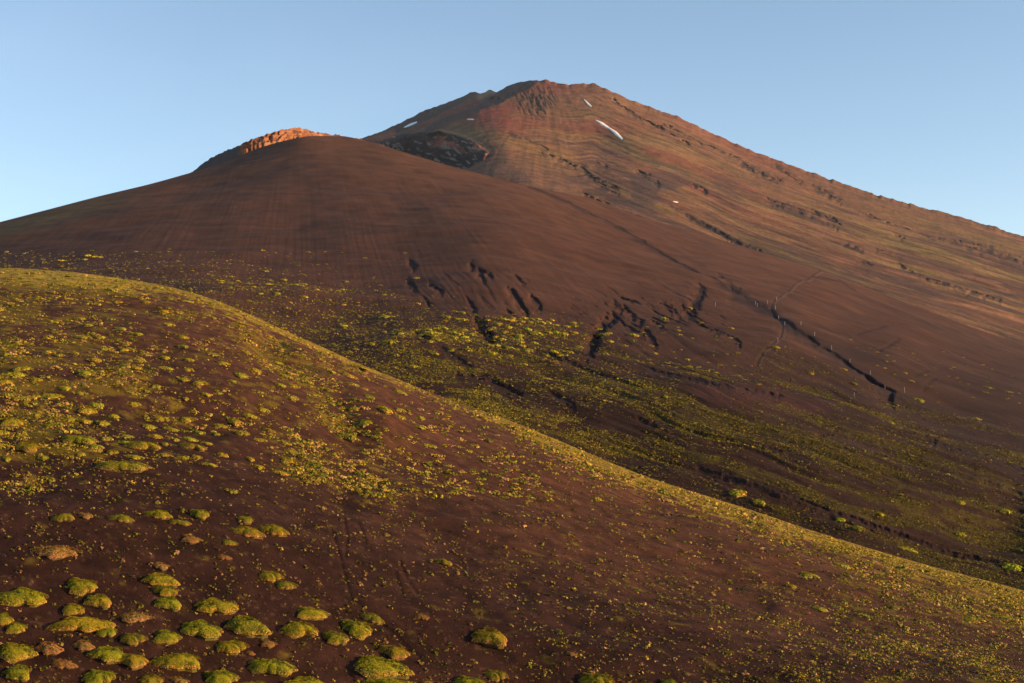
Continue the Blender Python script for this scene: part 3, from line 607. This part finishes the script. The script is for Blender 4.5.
COLN = {'g': 'green', 'y': 'yellow-green', 'o': 'rusty orange'}
LAND = [(0, 500, 'on upper hillside', 400), (500, 562, 'on bare soil band', 500), (562, 614, 'top of foreground patch', 562), (614, 650, 'middle of foreground patch', 614), (650, 700, 'along bottom edge', 650)]
SPECIAL = {(121, 474): 'widest shrub on the left hillside, long low yellow-green mound alone above bare soil', (56, 558): 'lone oval shrub with rusty orange rim on bare dark soil at left',
    (380, 658): 'largest green cushion shrub, long rounded mound near bottom centre-left', (489, 635): 'lone yellow-green shrub on dark soil right of the foreground patch', (443, 563): 'small lone shrub on bare slope far above the bottom shrubs, centre-left',
    (596, 676): 'round green shrub with a dark shadow, alone at the bottom edge near the centre', (669, 682): 'rightmost green shrub cut off by the bottom edge of the picture', (426, 671): 'small round rusty orange shrub right of the largest green mound',
    (394, 644): 'pale-rimmed shrub touching the back of the largest green mound', (391, 676): 'broad shrub in front of the largest green mound at the bottom edge', (22, 592): 'long green mound cut off by the left edge, uppermost of the lower left patch',
    (304, 675): 'broad green mound at the bottom edge, left of the largest green mound', (273, 539): 'smooth domed green shrub, rightmost of those on the bare soil band', (421, 616): 'sparse reddish shrublet uphill to the right of the largest mound',
    (570, 656): 'tiny rusty shrublet up and left of the lone round shrub at bottom centre', (687, 676): 'tiny rusty shrublet beside the rightmost green shrub of the bottom edge', (524, 682): 'green shrub cut off by the bottom edge, left of the round lone one', (468, 673): 'green shrub at the bottom edge below the lone yellow-green shrub',
    (495, 664): 'small shrub between the lone yellow-green shrub and the bottom edge'}
labels = {}
for lo, hi, nm, _ in LAND:
    row = sorted([b for b in BIG if lo <= b[1] < hi and (b[0], b[1]) not in SPECIAL], key=lambda b: b[0])
    for k in 'gyo':
        rr = [b for b in row if b[4] == k]
        for i, b in enumerate(rr):
            size = 'wide' if b[2] > 36 else ('small' if b[2] < 22 else 'medium')
            labels[(b[0], b[1])] = '%s %s shrub, %s of its colour from left, %s' % (size, COLN[k], ORD[i], nm)
labels.update(SPECIAL)
for b in sorted(BIG, key=lambda b: b[1]):
    x, y, w, h, k = b
    place('rust' if k == 'o' else 'big', hill1, x, y, w, h, k, labels[(x, y)], 'cushion shrubs on the foreground slope', slope=(.35 + random.uniform(-.15, .25)) if (x < 320 and w > 28) else random.uniform(-.1, .3))

MID1 = [(53, 429, 20, 8), (14, 378, 24, 8), (5, 388, 14, 8), (51, 398, 24, 7), (87, 411, 18, 8), (97, 404, 16, 6), (114, 414, 12, 6), (149, 421, 16, 7), (162, 411, 16, 6), (187, 411, 14, 7), (234, 416, 16, 7), (241, 427, 16, 7), (87, 376, 17, 8),
        (49, 350, 12, 6), (136, 371, 12, 5), (125, 345, 12, 5), (138, 355, 13, 6), (165, 355, 12, 5), (188, 360, 12, 5), (121, 328, 12, 5), (137, 333, 11, 5), (85, 333, 15, 5), (3, 439, 14, 6), (7, 464, 9, 5), (44, 463, 10, 7), (196, 461, 11, 7),
        (222, 451, 13, 6), (107, 443, 13, 6), (165, 311, 14, 6), (186, 303, 12, 4), (384, 422, 20, 9), (365, 429, 15, 7), (345, 431, 22, 10), (369, 405, 12, 7), (352, 390, 14, 5), (398, 392, 17, 7), (435, 401, 9, 5), (321, 473, 17, 8), (287, 457, 14, 7),
        (259, 463, 11, 7), (269, 427, 12, 6), (428, 389, 12, 5), (357, 368, 22, 5), (304, 344, 12, 5), (818, 602, 17, 5), (970, 616, 30, 6), (1008, 614, 40, 6), (840, 564, 20, 6), (894, 604, 18, 5), (809, 576, 18, 6), (791, 582, 10, 6), (848, 580, 10, 6),
        (23, 372, 16, 6), (36, 399, 10, 5), (118, 301, 10, 4), (223, 364, 12, 5), (60, 356, 10, 5), (20, 404, 18, 7), (70, 420, 12, 6), (176, 437, 9, 5), (205, 395, 10, 5), (156, 386, 10, 5)]
def shade(i): return random.choice('ggyyo')
rows = {}
for x, y, w, h in sorted(MID1):
    zone = 'on the far right foreground slope' if x > 700 else ('along the slanting ridge at centre-left' if x > 255 else ('on the lower left hillside' if y > 395 else 'on the upper left hillside'))
    k = 'y' if random.random() < .6 else ('g' if x < 260 else 'o'); kk = (zone, k); rows[kk] = rows.get(kk, -1)+1
    place('mid', hill1, x, y, w, h, k, '%s low shrub %s, %s of its colour from left' % (COLN[k].replace('rusty orange', 'orange-tinged'), zone, ORD[rows[kk]]), 'low shrubs on the foreground hill', top='low_shrub', slope=-.35 if x > 700 else random.uniform(-.1, .3))
gx_ = np.random.default_rng(15); add1 = []
while len(add1) < 70:
    x = gx_.uniform(-5, 300); y = gx_.uniform(300, 470)
    if y > crest1(x)+14 and clear_of(MID1+BIG+add1, x, y, 13): add1.append((x, y, gx_.uniform(8, 19)*(.6+.5*(y-300)/170), gx_.uniform(4, 7)))
while len(add1) < 92:
    x = gx_.uniform(250, 450); y = crest1(x)+gx_.uniform(8, 55)
    if clear_of(MID1+BIG+add1, x, y, 12): add1.append((x, y, gx_.uniform(7, 15), gx_.uniform(4, 6)))
for x, y, w, h in add1:
    lb = 'smallish yellow-green shrub among the many crowding the left hillside' if x < 250 else 'smallish yellow-green shrub among several along the slanting ridge at centre-left'
    place('mid', hill1, x, y, w, h, random.choice('ygy'), lb, 'smallish shrubs of the left hillside' if x < 250 else 'smallish shrubs of the slanting ridge', top='low_shrub', slope=random.uniform(-.1, .3))
# clumps on the cone and in the valley
FAR2 = [(462, 314, 10, 5), (447, 318, 11, 5), (457, 321, 8, 4), (430, 334, 12, 6), (443, 330, 10, 5), (435, 340, 8, 4), (464, 331, 9, 4), (472, 336, 8, 5), (488, 323, 6, 4), (507, 323, 19, 4), (499, 327, 9, 4), (518, 328, 10, 4), (530, 318, 10, 3), (540, 324, 11, 5),
        (520, 338, 11, 6), (536, 336, 15, 5), (455, 343, 8, 4), (502, 344, 8, 4), (439, 347, 7, 4), (520, 347, 9, 4), (534, 346, 9, 4), (416, 275, 7, 3), (418, 303, 6, 3), (88, 254, 8, 3), (95, 256, 9, 3), (100, 258, 8, 3), (61, 262, 9, 3), (85, 261, 6, 3), (7, 251, 5, 2), (62, 267, 6, 2),
        (136, 250, 4, 2), (169, 247, 5, 2), (220, 279, 8, 3), (238, 278, 5, 2), (284, 275, 8, 4), (266, 268, 7, 3), (230, 292, 7, 3), (254, 291, 6, 3), (277, 297, 8, 5), (269, 285, 8, 3), (261, 298, 6, 4), (296, 287, 9, 3), (305, 283, 6, 3), (346, 277, 7, 3),
        (343, 287, 7, 3), (305, 299, 8, 3), (317, 293, 6, 3), (384, 296, 5, 4), (343, 322, 9, 4), (386, 315, 16, 4), (344, 305, 6, 5), (372, 347, 9, 4), (389, 345, 17, 6), (401, 334, 8, 4), (413, 371, 9, 5), (396, 359, 8, 5), (283, 322, 7, 3),
        (563, 337, 10, 6), (538, 317, 8, 3), (551, 317, 8, 4), (602, 336, 13, 5), (610, 343, 8, 4), (633, 337, 11, 5), (678, 331, 7, 4), (690, 304, 6, 3), (701, 322, 6, 3), (731, 328, 6, 3), (664, 317, 8, 4), (687, 355, 6, 3), (655, 352, 7, 4), (666, 405, 7, 3),
        (918, 398, 14, 5), (974, 414, 13, 4), (988, 388, 9, 3), (1008, 393, 9, 3), (985, 396, 6, 2), (891, 426, 9, 4), (843, 369, 9, 3), (775, 349, 10, 4), (811, 371, 7, 3), (853, 381, 8, 3), (886, 363, 4, 2), (905, 373, 5, 2), (911, 379, 6, 2), (850, 341, 4, 2),
        (737, 490, 20, 8), (759, 500, 14, 8), (906, 550, 20, 5), (859, 532, 12, 6), (1012, 571, 24, 9), (1005, 518, 14, 5), (960, 508, 12, 5), (880, 520, 8, 4), (840, 522, 11, 4), (960, 536, 11, 5)]
far_named = list(FAR2)
g2 = np.random.default_rng(5)
extra = []
while len(extra) < 85:
    x = g2.normal(512, 46); y = g2.normal(338, 13)+(x-512)*.06
    if 400 < x < 640 and y < crest1(x)-14 and y > 312 and clear_of(far_named+extra, x, y, 6): extra.append((x, y, g2.uniform(5, 11), g2.uniform(3, 5)))
while len(extra) < 125:
    x = g2.uniform(20, 420); y = g2.uniform(250, 362)
    if y < crest1(x)-9 and clear_of(far_named+extra, x, y, 9): extra.append((x, y, g2.uniform(3, 8), g2.uniform(2, 3.4)))
while len(extra) < 170:
    x = g2.uniform(610, 760); y = 322 + (x-610)*.25 + g2.normal(12, 14)
    if clear_of(far_named+extra, x, y, 7): extra.append((x, y, g2.uniform(3, 9), g2.uniform(2, 3.6)))
while len(extra) < 205:
    x = g2.uniform(870, 1024); y = 345 + (x-870)*.30 + g2.normal(3, 12)
    if clear_of(far_named+extra, x, y, 6): extra.append((x, y, g2.uniform(3, 7), g2.uniform(1.6, 2.6)))
rows = {}
for x, y, w, h in sorted(far_named):
    zone = 'left of the clump field' if x < 400 else ('in the clump field' if x < 575 else ('near the dark gullies' if x < 760 else ('behind the foreground ridge' if y > 480 else 'beside the trail on the right')))
    k = random.choice('yyyog') if y < 480 else 'g'; kk = (zone, k); rows[kk] = rows.get(kk, -1)+1
    wd = 'largest-sized' if w > 13 else ('small' if w < 8 else 'mid-sized')
    place('far', cone, x, y, w, h, k if (x, y) not in ((905, 373), (911, 379)) else 'p', '%s %s clump %s, %s of its colour from left' % (wd, COLN[k].replace('rusty orange', 'orange-tinged'), zone, ORD[min(19, rows[kk])] if rows[kk] < 20 else 'number %d' % (rows[kk]+1)), 'plant clumps on the cone and valley floor')
# ------------------------------------------------------------------ uncountable small tufts: one mesh per hill
def tufts(name, label, sheet, xs, ys, px, cols, seed, asp=(1.5, .55), nblade=9, bl=.32):
    g = np.random.default_rng(seed); n = len(xs); P = sheet.at(xs, ys)
    r = px*P[:, 1]/F/2
    P2 = sheet.at(xs, ys-3); up = (P2-P); up = up/np.linalg.norm(up, axis=1)[:, None]
    k = nblade
    th = g.random((n, k))*2*np.pi; rr = np.sqrt(g.random((n, k)))*.9
    side = np.zeros((n, 3)); side[:, 0] = 1
    c = P[:, None] + (side[:, None]*(np.cos(th)*rr)[..., None]*asp[0] + up[:, None]*(np.sin(th)*rr)[..., None]*1.2)*r[:, None, None]
    hh = (1-rr**2)*asp[1]*(.6+.7*g.random((n, k)))*r[:, None]; c[..., 2] += hh
    N = np.stack([np.cos(th)*rr, np.sin(th)*rr, .8+0*rr], -1) + g.normal(0, .4, (n, k, 3)); N /= np.linalg.norm(N, axis=2)[..., None]
    T = np.cross(N, g.normal(0, 1, (n, k, 3))); T /= np.linalg.norm(T, axis=2)[..., None]; B = np.cross(N, T)
    s = (r[:, None]*(bl+.9*bl*g.random((n, k))))[..., None]
    V = np.stack([c-T*s, c+B*s, c+T*s, c-B*s], 2).reshape(-1, 3); Fc = np.arange(n*k*4).reshape(-1, 4)
    cc = np.repeat(cols[:, None]*(.75+.5*g.random((n, k)))[..., None], 4, 1).reshape(-1, 3)
    o = mesh_obj(name, V, Fc, M_TUFT, cc, False); tag(o, label, None, None, 'stuff'); o['category'] = 'ground cover'
    return o
PAL = np.array([(.17, .165, .014), (.31, .225, .020), (.40, .26, .040), (.46, .24, .09), (.22, .18, .020)])
def scatter(n, y0, y1, dens, seed, xr=(-25, 1050)):
    g = np.random.default_rng(seed); x = g.uniform(*xr, n); t = g.random(n); y = y0(x)+(y1(x)-y0(x))*t
    keep = g.random(n) < dens(x, y); return x[keep], y[keep], g
extra.sort(key=lambda e: -e[2]*e[3]); rest = np.array(extra[48:]); extra = extra[:48]
tufts('distant_clumps', 'tiny yellow-green clumps dotting the foot of the brown cone and the trail slope', cone, rest[:, 0], rest[:, 1], rest[:, 2]*.62, PAL[np.random.default_rng(3).choice([0, 1, 1, 2], len(rest))]*1.6, 77, (1.7, .6), 90, .13)
for x, y, w, h in extra:
    zone = 'tiny yellowish clump among many in the clump field below the brown cone' if 400 < x < 640 and y > 310 else ('tiny yellowish clump among many dotting the lower left of the brown cone' if x < 430 else ('tiny yellowish clump among many between the gullies right of centre' if x < 780 else 'tiny yellowish clump among many dotting the slope beside the right-hand trail'))
    place('far', cone, x, y, w, h, random.choice('yyog'), zone, zone.replace('tiny yellowish clump among many', 'tiny clumps'))

# foreground hill
def dens1(x, y):
    P = hill1.at(x, y); gr = green1(x, y, P[:, 0], P[:, 1]); c = sst(.42, .62, fbm(P[:, 0]/3, P[:, 1]/3, 3, 201))
    return np.clip(.015 + gr**1.2*(.15+.95*c), 0, 1)
x, y, g = scatter(150000, lambda x: crest1(x)+.5, lambda x: 690+0*x, dens1, 21); 
px = g.gamma(3.0, .55, len(x))+.8; px = np.minimum(px, 6)*(.7+.3*sst(300, 600, y))
ci = np.clip((g.random(len(x))*3.4).astype(int), 0, 4); cr = y-crest1(x); ci = np.where((cr < 18) & (g.random(len(x)) < .8), np.where(x < 190, 0, 1), ci)
tufts('ground_cover', 'fine yellow-green tufts spread over the foreground slope', hill1, x, y, px, PAL[ci]*(np.where(cr < 16, 2.0, 1.5))[:, None], 22)
# thicker bushy tufts on the left of the hill
def dens1c(x, y):
    P = hill1.at(x, y); gr = green1(x, y, P[:, 0], P[:, 1]); return np.clip((.12+gr)*sst(.40, .6, fbm(P[:, 0]/6, P[:, 1]/6, 3, 207))*(1-sst(560, 620, x)*.8), 0, 1)
x, y, g = scatter(24000, lambda x: crest1(x)+3, lambda x: np.maximum(500+0*x, crest1(x)+30), dens1c, 27)
px = np.minimum(g.gamma(3.0, .9, len(x))+2.2, 11)*(.75+.35*sst(300, 500, y)); ci = g.choice([0, 1, 1, 2, 2, 3, 4], len(x))
tufts('hillside_scrub', 'thicker yellow and orange-tinged tufts crowding the left of the foreground hill', hill1, x, y, px, PAL[ci]*1.5, 28, (1.6, .42), 40, .19)
# sparse rounder herbs on the bare dark soil
def dens1b(x, y):
    c = sst(.45, .65, fbm(x/45, y/18, 3, 205)); return np.clip((.15+.85*c)*(.5+.5*sst(300, 500, y)), 0, 1)
x, y, g = scatter(7000, lambda x: np.maximum(crest1(x)+6, 470), lambda x: 690+0*x, dens1b, 31)
px = g.gamma(2.4, .6, len(x))+1.3; px = np.minimum(px, 7)
ci = g.choice([0, 1, 2, 3, 3, 4, 1], len(x))
tufts('seedlings', 'scattered small yellow and rusty herbs dotting the dark bare soil', hill1, x, y, px, PAL[ci]*.9, 32, (1.2, .7), 14)
# loose cinders
x, y, g = scatter(26000, lambda x: np.maximum(crest1(x)+8, 400), lambda x: 690+0*x, lambda x, y: .25+.75*sst(.4, .7, fbm(x/30, y/12, 3, 209)), 35)
tufts('loose_cinders', 'scattered brown cinder stones lying on the dark foreground soil', hill1, x, y, np.minimum(g.gamma(2, .35, len(x))+.5, 3), np.array([(.05, .025, .02), (.13, .065, .045), (.20, .11, .08)])[g.choice([0, 0, 1, 1, 2], len(x))], 36, (1.0, .6), 4, .4)
# valley and cone
def dens2(x, y):
    P = cone.at(x, y); gr = green2(x, y, P[:, 0], P[:, 1]); c = sst(.40, .60, fbm(P[:, 0]/7, P[:, 1]/7, 3, 203))
    return np.clip(gr**1.3*(.25+.95*c), 0, 1)
x, y, g = scatter(260000, lambda x: crest2(x)*0+np.minimum(250+.15*np.maximum(x-500, 0), 330), lambda x: crest1(x)+10, dens2, 41)
px = np.minimum(g.gamma(2.2, .42, len(x))+.7, 5)
ci = g.choice([0, 4, 4, 1, 1, 2], len(x))
tufts('valley_scrub', 'fine olive scrub covering the valley floor below the cone', cone, x, y, px, PAL[ci]*(1.4-.35*sst(560, 800, x))[:, None], 42, (1.5, .5), 6)

# ================================================================== marker posts by the trail
def post_mesh(h, r, seg=8, top=.0):
    th = np.linspace(0, 2*np.pi, seg, endpoint=False); V = []
    for z, k in ((-.4, 1), (h*.5, .95), (h, .9), (h+top, .35)):
        V += [(r*k*math.cos(t), r*k*math.sin(t), z) for t in th]
    Fq = [(i*seg+j, i*seg+(j+1) % seg, (i+1)*seg+(j+1) % seg, (i+1)*seg+j) for i in range(3) for j in range(seg)]
    return np.array(V), np.array(Fq)
POSTS = [(755.5, 302.5, 'post left of the trail crossing, upper of a close pair'), (757.2, 304, 'post left of the trail crossing, lower of a close pair'), (767.5, 303, 'post just left of the trail above the dark gully'), (776.5, 299.5, 'post on the bare slope just right of the upper trail'),
         (775.5, 308.5, 'post where the trail meets the dark gully'), (778.5, 316.5, 'post at the start of the lower trail bend'), (784.7, 324.5, 'post at the outer bend of the lower trail'), (777.8, 342.5, 'post beside the lower trail near its bottom end'),
         (801, 326, 'highest post along the right bank of the dark gully'), (814.6, 336, 'second post down in the wide dark gully'), (831.5, 348, 'third post down in the wide dark gully'), (850, 360.3, 'fourth post down in the wide dark gully'), (870.4, 372.5, 'fifth post down in the wide dark gully'),
         (885, 389, 'small post left of the dark notch at the gully foot'), (904.4, 390, 'tallest and brightest post, right of the dark notch at the gully foot'), (854.2, 391.5, 'dim post standing in the olive scrub below the gully'), (715.5, 303.5, 'post alone on the brown slope far left of the trail')]
proto = None
for x, y, lb in POSTS:
    if proto is None:
        e = bpy.data.objects.new('marker_post', None); COL.objects.link(e)
        v, f = post_mesh(1.45, .12); a = mesh_obj('post', v, f, M_POST, None, False, e)
        v, f = post_mesh(.2, .15, 8, .06); v[:, 2] += np.where(v[:, 2] < 0, .4, 0); b = mesh_obj('cap', v, f, M_ROPE, None, False, e); b.location = (0, 0, 1.45)
        proto = (e, a, b)
    else:
        e = proto[0].copy(); COL.objects.link(e)
        for c0 in proto[1:]:
            c = c0.copy(); COL.objects.link(c); c.parent = e
    p = cone.at(np.array([x]), np.array([y]))[0]; e.location = p; s = p[1]*3.6/F/1.65*(1.35 if 'tallest' in lb else 1); e.scale = (s, s, s)
    tag(e, 'pale wooden marker ' + lb, 'marker post', 'marker posts along the trail')

# ================================================================== haze
bx = bpy.data.meshes.new('haze')
x0, x1, y0, y1, z0, z1 = -15500, 15500, -6500, 24500, -380, 1750
vv = [(x0, y0, z0), (x1, y0, z0), (x1, y1, z0), (x0, y1, z0), (x0, y0, z1), (x1, y0, z1), (x1, y1, z1), (x0, y1, z1)]
bx.from_pydata(vv, [], [(0, 3, 2, 1), (4, 5, 6, 7), (0, 1, 5, 4), (1, 2, 6, 5), (2, 3, 7, 6), (3, 0, 4, 7)])
hz = bpy.data.objects.new('haze', bx); COL.objects.link(hz); hz['kind'] = 'stuff'; hz['label'] = 'thin blue morning haze in the air'; hz['category'] = 'haze'
mh = bpy.data.materials.new('haze_air'); mh.use_nodes = True; nt = mh.node_tree; nt.nodes.remove(nt.nodes['Principled BSDF'])
pv = nt.nodes.new('ShaderNodeVolumePrincipled'); pv.inputs['Color'].default_value = (.75, .85, 1, 1); pv.inputs['Density'].default_value = .000010; pv.inputs['Anisotropy'].default_value = .2
nt.links.new(pv.outputs[0], nt.nodes['Material Output'].inputs['Volume']); bx.materials.append(mh)

# ================================================================== light
SUN_EL, SUN_AZ = 10.0, 11.0      # degrees above the horizon, degrees behind the camera's right hand
d = Vector((math.cos(R(SUN_EL))*math.cos(R(SUN_AZ)), -math.cos(R(SUN_EL))*math.sin(R(SUN_AZ)), math.sin(R(SUN_EL))))
sl = bpy.data.lights.new('sun', 'SUN'); sl.energy = 5.0; sl.angle = R(.5); sl.color = (1, .65, .33)
so = bpy.data.objects.new('sun', sl); COL.objects.link(so); so.rotation_euler = d.to_track_quat('Z', 'Y').to_euler(); so.location = (500, -300, 300)
w = bpy.data.worlds.new('World'); S.world = w; w.use_nodes = True; nt = w.node_tree; N = nt.nodes; L = nt.links
bg = N['Background']; sk = N.new('ShaderNodeTexSky'); sk.sky_type = 'NISHITA'; sk.sun_disc = False; sk.sun_elevation = R(SUN_EL)
sk.sun_rotation = math.atan2(d.x, d.y); sk.altitude = 2400; sk.air_density = 1.0; sk.dust_density = 1.0; sk.ozone_density = .9
tc = N.new('ShaderNodeTexCoord'); mp = N.new('ShaderNodeMapping'); mp.inputs['Rotation'].default_value = (R(25), R(20), R(0)); mp.inputs['Scale'].default_value = (2, 2, 5)
no = N.new('ShaderNodeTexNoise'); no.inputs['Scale'].default_value = 1.3; no.inputs['Detail'].default_value = 4; no.inputs['Roughness'].default_value = .5
rp = N.new('ShaderNodeMapRange'); rp.inputs['From Min'].default_value = .45; rp.inputs['From Max'].default_value = .8; rp.inputs['To Min'].default_value = 0; rp.inputs['To Max'].default_value = .03
mx = N.new('ShaderNodeMix'); mx.data_type = 'RGBA'; mx.inputs[7].default_value = (9, 8.6, 8.6, 1)
L.new(tc.outputs['Generated'], mp.inputs['Vector']); L.new(mp.outputs[0], no.inputs['Vector']); L.new(no.outputs['Fac'], rp.inputs['Value'])
L.new(rp.outputs[0], mx.inputs[0]); L.new(sk.outputs[0], mx.inputs[6]); L.new(mx.outputs[2], bg.inputs['Color'])
bg.inputs['Strength'].default_value = .13

S.render.engine = 'CYCLES'
S.cycles.volume_bounces = 0; S.cycles.max_bounces = 4; S.cycles.diffuse_bounces = 2
S.view_settings.view_transform = 'Standard'; S.view_settings.look = 'None'; S.view_settings.gamma = 1; S.view_settings.exposure = 1.0
S.render.resolution_x = W; S.render.resolution_y = H
